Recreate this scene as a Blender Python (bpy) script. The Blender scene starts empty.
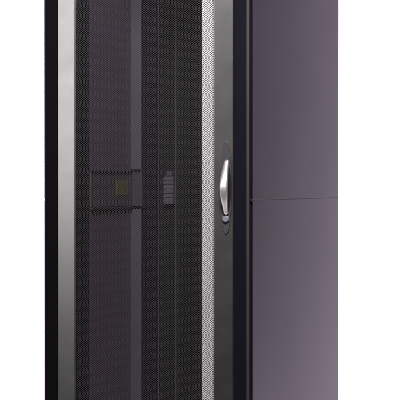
import bpy, bmesh, math
from mathutils import Vector, Matrix
R = math.radians
sc = bpy.context.scene
COL = sc.collection

# ------------------------------------------------------------------ materials
def paint(name, col, rough=.45, metallic=0.0, bump=.05, bscale=900, mottle=.12, mscale=6, spec=.5, tint=(1, 1, 1)):
    m = bpy.data.materials.new(name); m.use_nodes = True
    nt = m.node_tree; N = nt.nodes; L = nt.links
    b = N['Principled BSDF']
    b.inputs['Metallic'].default_value = metallic
    b.inputs['Specular IOR Level'].default_value = spec
    b.inputs['Specular Tint'].default_value = (*tint, 1)
    tc = N.new('ShaderNodeTexCoord')
    # wear / handling marks: low-contrast mottle in colour and in gloss
    n1 = N.new('ShaderNodeTexNoise'); n1.inputs['Scale'].default_value = mscale
    n1.inputs['Detail'].default_value = 6; n1.inputs['Roughness'].default_value = .6
    L.new(tc.outputs['Object'], n1.inputs['Vector'])
    r = N.new('ShaderNodeValToRGB')
    r.color_ramp.elements[0].position = .3; r.color_ramp.elements[1].position = .7
    lo = [c * (1 - mottle) for c in col]; hi = [min(1, c * (1 + mottle)) for c in col]
    r.color_ramp.elements[0].color = (*lo, 1); r.color_ramp.elements[1].color = (*hi, 1)
    L.new(n1.outputs['Fac'], r.inputs['Fac']); L.new(r.outputs['Color'], b.inputs['Base Color'])
    mr = N.new('ShaderNodeMapRange'); mr.inputs['To Min'].default_value = max(.02, rough - .02)
    mr.inputs['To Max'].default_value = min(1, rough + .03)
    n3 = N.new('ShaderNodeTexNoise'); n3.inputs['Scale'].default_value = mscale * 2.3
    n3.inputs['Detail'].default_value = 8
    L.new(tc.outputs['Object'], n3.inputs['Vector'])
    L.new(n3.outputs['Fac'], mr.inputs['Value']); L.new(mr.outputs['Result'], b.inputs['Roughness'])
    if bump:
        n2 = N.new('ShaderNodeTexNoise'); n2.inputs['Scale'].default_value = bscale
        n2.inputs['Detail'].default_value = 2
        L.new(tc.outputs['Object'], n2.inputs['Vector'])
        bp = N.new('ShaderNodeBump'); bp.inputs['Strength'].default_value = bump
        bp.inputs['Distance'].default_value = .001
        L.new(n2.outputs['Fac'], bp.inputs['Height']); L.new(bp.outputs['Normal'], b.inputs['Normal'])
    return m

M = {
 'side':   paint('side_powder_coat', (.013, .006, .0165), .28, bump=.08, mottle=.02, mscale=1.2, spec=.16, tint=(.95, .8, 1)),
 'post':   paint('post_navy_black', (.0035, .003, .0065), .6, bump=.04, spec=.05),
 'post_shaded':   paint('post_black_shaded', (.0015, .0012, .0016), .6, bump=.04, spec=.04),
 'recess_shade': paint('recess_shade_black', (.006, .005, .009), .6, bump=0, spec=.1),
 'stile':  paint('door_frame_grey', (.27, .262, .264), .29, metallic=1.0, bump=.05, mottle=.06, mscale=9),
 'mesh':   paint('mesh_black_coat', (.020, .018, .020), .30, bump=0, mottle=.05, spec=.5),
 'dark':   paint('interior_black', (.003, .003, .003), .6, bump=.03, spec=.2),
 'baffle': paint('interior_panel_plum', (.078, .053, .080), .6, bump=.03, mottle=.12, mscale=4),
 'cross': paint('cross_member_grey', (.050, .040, .048), .6, bump=.03),
 'bracket': paint('bracket_dark', (.022, .019, .023), .6, bump=.03),
 'inner':  paint('interior_post_grey', (.060, .050, .070), .5, bump=.03),
 'lockcase': paint('lock_case_grey', (.085, .075, .095), .6, bump=.03),
 'zinc':   paint('zinc_rail', (.63, .615, .615), .5, metallic=0.0, bump=.03, mottle=.06, mscale=20),
 'chrome': paint('satin_steel', (.90, .85, .84), .36, metallic=.9, bump=0, mottle=.03),
 'plate':  paint('handle_plate_grey', (.028, .026, .030), .5, spec=.3, metallic=0, bump=.05, mottle=.05),
 'trim':   paint('trim_charcoal', (.018, .017, .020), .4, bump=.03),
 'lock':   paint('lock_steel', (.22, .23, .27), .4, metallic=.7, bump=0, mottle=.05),
 'olive':  paint('olive_sticker', (.11, .085, .018), .6, bump=0, mottle=.15, mscale=40),
 'rubber': paint('black_rubber', (.02, .02, .02), .7),
 'white':  paint('white_paper_sweep', (.90, .90, .90), .9, bump=0, mottle=.0, spec=.1),
}

# ------------------------------------------------------------------ mesh helpers
def add_box(bm, x0, x1, y0, y1, z0, z1, bev=0.0, seg=2):
    t = bmesh.new()
    bmesh.ops.create_cube(t, size=1)
    for v in t.verts:
        v.co = Vector(((x0+x1)/2 + v.co.x*(x1-x0), (y0+y1)/2 + v.co.y*(y1-y0), (z0+z1)/2 + v.co.z*(z1-z0)))
    if bev: bmesh.ops.bevel(t, geom=t.edges[:], offset=bev, segments=seg, profile=.5, affect='EDGES')
    merge(bm, t)

def merge(bm, t):
    me = bpy.data.meshes.new('tmp'); t.to_mesh(me); t.free()
    bm.from_mesh(me); bpy.data.meshes.remove(me)

def add_prism(bm, poly, a, b, axis='z', bev=0.0):
    """closed polygon extruded from a to b along axis; poly in the two other coordinates"""
    t = bmesh.new()
    def P(p, h):
        return {'z': (p[0], p[1], h), 'y': (p[0], h, p[1]), 'x': (h, p[0], p[1])}[axis]
    lo = [t.verts.new(P(p, a)) for p in poly]; hi = [t.verts.new(P(p, b)) for p in poly]
    n = len(poly)
    t.faces.new(lo); t.faces.new(hi[::-1])
    for i in range(n): t.faces.new((lo[i], hi[i], hi[(i+1) % n], lo[(i+1) % n]))
    bmesh.ops.recalc_face_normals(t, faces=t.faces[:])
    if bev: bmesh.ops.bevel(t, geom=t.edges[:], offset=bev, segments=2, profile=.5, affect='EDGES')
    merge(bm, t)

def add_cyl(bm, c, r1, r2, h, axis='y', n=40, bev=0.0):
    t = bmesh.new()
    bmesh.ops.create_cone(t, cap_ends=True, segments=n, radius1=r1, radius2=r2, depth=h)
    if bev:
        es = [e for e in t.edges if abs(e.verts[0].co.z - e.verts[1].co.z) < 1e-6]
        bmesh.ops.bevel(t, geom=es, offset=bev, segments=3, profile=.5, affect='EDGES')
    rot = {'y': Matrix.Rotation(R(90), 4, 'X'), 'z': Matrix.Identity(4), 'x': Matrix.Rotation(R(90), 4, 'Y')}[axis]
    bmesh.ops.transform(t, matrix=Matrix.Translation(c) @ rot, verts=t.verts[:])
    merge(bm, t)

def obj(name, bm, mat, parent=None, smooth=False):
    me = bpy.data.meshes.new(name); bm.to_mesh(me); bm.free()
    me.materials.append(M[mat])
    if smooth:
        for p in me.polygons: p.use_smooth = True
    o = bpy.data.objects.new(name, me); COL.objects.link(o)
    if parent: o.parent = parent
    return o

def box_obj(name, mat, parent, *a, bev=.0015):
    bm = bmesh.new(); add_box(bm, *a, bev=bev); return obj(name, bm, mat, parent)

# ------------------------------------------------------------------ setting: white studio sweep
def sweep():
    bm = bmesh.new()
    prof = [(-.35, 0.0), (3.2, 0.0)]
    rad = 1.6
    for k in range(1, 25):
        a = R(90) * k / 24
        prof.append((3.2 + rad*math.sin(a), rad - rad*math.cos(a)))
    prof.append((4.8, 6.0))
    rows = [[bm.verts.new((x, y, z)) for (y, z) in prof] for x in (-6.5, 1.26)]
    for i in range(len(prof)-1):
        bm.faces.new((rows[0][i], rows[1][i], rows[1][i+1], rows[0][i+1]))
    o = obj('backdrop', bm, 'white', smooth=True)
    o['kind'] = 'structure'
    return o
sweep()

# ------------------------------------------------------------------ the cabinet
H = 2.15
cab = bpy.data.objects.new('server_cabinet', None); COL.objects.link(cab)
cab['label'] = 'tall black metal server cabinet with perforated front door and silver handle on white studio backdrop'
cab['category'] = 'server cabinet'

DEP = 1.17
# four corner posts (front ones show as the dark strips either side of the door)
def post(x0, x1, y0, y1, mat='post', bev=.0015):
    bm = bmesh.new(); add_box(bm, x0, x1, y0, y1, .07, H-.03, bev=bev)
    return obj('corner_post', bm, mat, cab)
post(-.300, -.250, .000, .070, mat='post_shaded')  # darker copy of the post paint; shade on this side is coloured in
p = post(.2520, .3000, .000, .070, bev=.001)
post(-.300, -.240, .874, .925)
post(.240, .300, .874, .925)
# corner edge strips: the right one is lighter, painting the post edge's highlight
for (a, b) in ((.2925, .3004), (-.3004, -.2960)):
    box_obj('corner_edge', 'trim' if a > 0 else 'post', cab, a, b, -.0022, .03, .0715, H-.0315, bev=.0009)
# top panel, base plinth, feet
bm = bmesh.new(); add_box(bm, -.3035, .3035, .001, DEP-.001, H-.029, H, bev=.003)
top = obj('top_panel', bm, 'side', cab)
bm = bmesh.new()
for k in range(4): add_box(bm, -.18, .18, .25+.2*k, .29+.2*k, H+.0005, H+.004, bev=.0015)
obj('cable_grommet', bm, 'dark', top)
box_obj('plinth', 'post', cab, -.298, .298, .004, DEP-.004, .035, .069, bev=.002)
for x in (-.25, .25):
    for y in (.07, 1.08):
        bm = bmesh.new(); add_cyl(bm, (x, y, .0095), .028, .024, .017, 'z', bev=.003)
        add_cyl(bm, (x, y, .027), .008, .008, .020, 'z')
        obj('foot', bm, 'rubber', cab)
# side panels: an upper and a lower sheet each side, folded edges, thin seam at mid height
def side_panel(s, z0, z1):
    bm = bmesh.new()
    x0, x1 = sorted((s*.3045, s*.3068))
    add_box(bm, x0, x1, .0115, DEP, z0, z1, bev=.0009, seg=3)
    # return flange along the front edge
    xi0, xi1 = sorted((s*.3003, s*.3044))
    add_box(bm, xi0, xi1, .0720, .0900, z0+.004, z1-.004)
    return obj('side_panel', bm, 'side', cab)
for s in (-1, 1):
    side_panel(s, .062, .9982)
    side_panel(s, 1.0014, H-.031)
    # the dark joint bar behind the seam
    x0, x1 = sorted((s*.3015, s*.3060))
    bm = bmesh.new(); add_box(bm, x0, x1, .012, DEP-.0002, .9978, 1.0018)
    obj('panel_seam', bm, 'trim', cab)
    # added tab at the seam's front end; pale left one mimics backdrop showing through
    x0, x1 = sorted((s*.2990, s*.3074))
    box_obj('seam_gap_tab', 'side' if s > 0 else 'zinc', cab, x0, x1, .0060, .0110, .9970, 1.0030, bev=.0008)

# interior : left lining, cross member with sticker, rear posts, rear door
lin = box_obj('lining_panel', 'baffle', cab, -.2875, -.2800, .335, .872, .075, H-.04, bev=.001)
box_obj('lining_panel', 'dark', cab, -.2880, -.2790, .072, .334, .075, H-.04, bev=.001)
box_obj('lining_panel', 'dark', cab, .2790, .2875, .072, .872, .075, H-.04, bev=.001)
for z0, z1 in ((.075, .964), (1.092, H-.04)):
    box_obj('rear_channel', 'inner', cab, -.2795, -.2465, .752, .756, z0, z1, bev=.001)
def cross(s):
    x0, x1 = sorted((s*.2786, s*.2750))
    bm = bmesh.new()
    add_box(bm, x0, x1, .336, .873, .975, 1.082, bev=.002)
    xa, xb = sorted((s*.2740, s*.2400))
    c = obj('cross_member', bm, 'cross', cab)
    b2 = bmesh.new(); add_box(b2, xa, xb, .746, .750, .975, 1.082, bev=.001); obj('end_bracket', b2, 'bracket', c)
    x2, x3 = sorted((s*.2786, s*.2700))
    for z0, z1 in ((1.0830, 1.0880), (.9680, .9740)):
        b2 = bmesh.new(); add_box(b2, x2, x3, .336, .8735, z0, z1, bev=.001); obj('edge_lip', b2, 'bracket', c)
    return c
cl = cross(-1); cross(1)
box_obj('sticker', 'olive', cl, -.2748, -.2735, .585, .705, 1.009, 1.056, bev=.0003)
# rear door
bm = bmesh.new()
add_box(bm, -.298, .298, 1.1172, 1.150, .075, H-.035, bev=.002)
rd = obj('rear_door', bm, 'dark', cab)
bm = bmesh.new(); add_box(bm, -.2345, -.2305, 1.100, 1.1170, .08, H-.04, bev=.001)
obj('door_stiffener', bm, 'inner', rd)
bm = bmesh.new()
add_box(bm, -.268, -.236, 1.085, 1.1168, .978, 1.070, bev=.002)
for k in range(6): add_box(bm, -.2695, -.2345, 1.0815, 1.0846, .985+.0145*k, .9935+.0145*k, bev=.001)
lk = obj('lock_case', bm, 'lockcase', rd)
bm = bmesh.new(); add_box(bm, -.262, -.242, 1.088, 1.1165, 1.0715, 1.088, bev=.002)
obj('lock_rod', bm, 'inner', lk)

# 19-inch mounting rails : pale zinc C-profiles with square holes
def rail(s, y0, name='mounting_rail'):
    bm = bmesh.new()
    a, b = s*.1608, s*.2250
    z0, z1 = .08, H-.045
    x0, x1 = sorted((a, b))
    add_box(bm, x0, x1, y0, y0+.002, z0, z1)
    c0, c1 = sorted((s*.2231, s*.2251))
    add_box(bm, c0, c1, y0+.0022, y0+.034, z0, z1)
    return obj(name, bm, 'zinc', cab)
rr = rail(1, .012)
# matt packing strip: the rail's free edge, trimmed to the width that shows beside the door frame
# front door : the frame mesh with the perforated sheet, handle and hinges as its pieces
DZ0, DZ1 = .078, H-.036
bm = bmesh.new()
YF = -.030
# left stile, a shallow bevelled profile turned towards the left
add_prism(bm, [(-.2555, -.0160), (-.2020, -.0300), (-.1975, -.0295), (-.1975, -.0015), (-.2555, -.0015)], DZ0, DZ1, 'z', bev=.0009)
# right stile, flat, carries the handle
add_prism(bm, [(.2060, -.0295), (.2085, YF), (.2600, YF), (.2625, -.0275), (.2625, -.0015), (.2060, -.0015)], DZ0, DZ1, 'z', bev=.0006)
add_box(bm, -.1970, .2055, -.0285, -.0020, DZ0, DZ0+.060, bev=.001)
add_box(bm, -.1970, .2055, -.0285, -.0020, DZ1-.060, DZ1, bev=.001)
door = obj('front_door', bm, 'stile', cab)

def perforated():
    # expanded-metal weave: flat diamonds, the strands tilted a little out of the sheet
    px = .0082; pz = .0062; k = .80; t = .0010; tilt = .00035
    x0, z0 = -.1995, DZ0+.052; nx = int((.2085+.1995)/px)+1; nz = int((DZ1-.052-z0)/(pz/2))
    yo = -.0235
    V, F, idx = [], [], {}
    dirs = [(px/2, 0), (0, pz/2), (-px/2, 0), (0, -pz/2)]
    def vert(x, z):
        key = (round(x*2e4), round(z*2e4))
        if key not in idx: idx[key] = len(V); V.append((x, yo + .00003*math.sin(x*23)*math.sin(z*5.3), z))
        return idx[key]
    for j in range(nz):
        for i in range(nx):
            cx = x0 + i*px + (px/2 if j & 1 else 0); cz = z0 + j*pz/2
            if cx > .2065: continue
            o = [vert(cx+a, cz+b) for a, b in dirs]
            n0 = len(V)
            for d in (0, t):
                for q, (a, b) in enumerate(dirs):
                    V.append((cx+a*k, yo + d + (tilt if q == 1 else -tilt if q == 3 else 0), cz+b*k))
            for q in range(4):
                r = (q+1) % 4
                F.append((o[q], n0+q, n0+r, o[r])[::-1])
                F.append((n0+q, n0+4+q, n0+4+r, n0+r)[::-1])
    me = bpy.data.meshes.new('perforated_sheet'); me.from_pydata(V, [], F); me.update()
    me.materials.append(M['mesh'])
    ob = bpy.data.objects.new('perforated_sheet', me); COL.objects.link(ob); ob.parent = door
    return ob
perforated()

# handle : recessed escutcheon, swing lever, lock
hx = .2380; hz = 1.034
def ellipse_long(cx, cz, w, h, n=48, pw=1.35):
    out = []
    for i in range(n):
        a = 2*math.pi*i/n
        c, s = math.cos(a), math.sin(a)
        out.append((cx + w/2*math.copysign(abs(c)**(1/1.1), c)*(1-.12*abs(s)**3), cz + h/2*math.copysign(abs(s)**.86, s)))
    return out
bm = bmesh.new()
add_prism(bm, ellipse_long(hx+.0035, hz+.001, .032, .258), -.0345, -.0304, 'y', bev=.0008)
plate = obj('handle_plate', bm, 'plate', door)
bm = bmesh.new()
add_prism(bm, ellipse_long(hx+.0085, hz+.001, .0215, .130), -.0352, -.0347, 'y')
obj('handle_shade', bm, 'recess_shade', door)  # dark sheet standing in for the shade inside the handle bowl
# swing lever : a bowed bar, slim at both ends, broad in the middle
def lever():
    bm = bmesh.new()
    zt, zb = 1.112, .960
    rows = []
    n, m = 40, 20
    for i in range(n+1):
        t = i/n; z = zt + (zb-zt)*t
        bow = math.sin(math.pi*t)**1.25
        y = -.041 - .033*bow
        hw = .0056 + .0064*bow**1.1          # half width
        ht = .0038 + .0050*bow               # half thickness
        e = min(1, math.sin(math.pi*min(max(t, .0), 1))*14 + .55)
        x = .2452 + .001*bow - .002*(t-.5)
        ring = []
        for q in range(m):
            a = 2*math.pi*q/m
            c, s = math.cos(a), math.sin(a)
            ring.append(bm.verts.new((x + hw*e*math.copysign(abs(c)**.8, c), y + ht*e*math.copysign(abs(s)**.9, s), z)))
        rows.append(ring)
    for i in range(n):
        for q in range(m):
            bm.faces.new((rows[i][q], rows[i+1][q], rows[i+1][(q+1) % m], rows[i][(q+1) % m]))
    bm.faces.new(rows[0][::-1]); bm.faces.new(rows[-1])
    bmesh.ops.recalc_face_normals(bm, faces=bm.faces[:])
    return obj('handle_lever', bm, 'chrome', door, smooth=True)
lever()
bm = bmesh.new()
add_cyl(bm, (.2428, -.0395, .949), .0100, .0088, .0080, 'y', bev=.0015)
add_box(bm, .2418, .2438, -.0440, -.0436, .944, .954)
obj('lock_cylinder', bm, 'lock', door, smooth=False)
for z in (1.108, .966):
    bm = bmesh.new(); add_box(bm, .2405, .2490, -.0400, -.0354, z-.006, z+.006, bev=.001)
    obj('lever_mount', bm, 'plate', door)
for z in (.35, 1.70):
    bm = bmesh.new(); add_cyl(bm, (-.2600, -.0060, z), .0035, .0035, .06, 'z', n=20, bev=.0008)
    obj('hinge', bm, 'post', door)

# ------------------------------------------------------------------ lamps
def area(name, loc, target, sx, sy, power, col=(1, 1, 1)):
    l = bpy.data.lights.new(name, 'AREA'); l.shape = 'RECTANGLE'; l.size = sx; l.size_y = sy
    l.energy = power; l.color = col
    o = bpy.data.objects.new(name, l); COL.objects.link(o); o.location = loc
    o.rotation_euler = (Vector(target)-Vector(loc)).to_track_quat('-Z', 'Y').to_euler()
    return o
area('softbox_key', (-3.4, -3.2, 2.08), (-.1, 0, 1.75), 1.4, 2.5, 43, (1, .985, .97))
area('stile_fill', (-1.95, -5.0, 3.1), (.1, 0, 1.6), 1.1, 1.5, 29, (1, .98, .98))  # added unseen light to brighten the right stile and mesh strands
f = area('interior_fill', (1.15, -3.4, 3.9), (-.1, .2, 1.75), .9, .9, 114, (1, .97, 1))  # added unseen light reaching the interior and rail through the mesh
f.data.spread = R(78)
area('backdrop_fill', (-3.6, 1.6, 2.9), (-1.3, 4.8, 1.8), 1.6, 2.2, 350, (.93, .69, 1))  # added light; its violet tint puts purple into the side panel's reflection

w = bpy.data.worlds.new('World'); sc.world = w; w.use_nodes = True
w.node_tree.nodes['Background'].inputs['Color'].default_value = (.92, .93, 1, 1)
w.node_tree.nodes['Background'].inputs['Strength'].default_value = .01

# ------------------------------------------------------------------ camera
cam = bpy.data.cameras.new('camera'); co = bpy.data.objects.new('camera', cam); COL.objects.link(co)
cam.sensor_width = 36; cam.lens = 2134.59/400*36; cam.clip_end = 100
co.location = (1.75423, -5.73783, 1.048)
co.rotation_euler = (R(90-.456), 0, R(15.545))
sc.camera = co
vs = sc.view_settings; vs.view_transform = 'Standard'; vs.look = 'None'; vs.gamma = 1; vs.exposure = 0
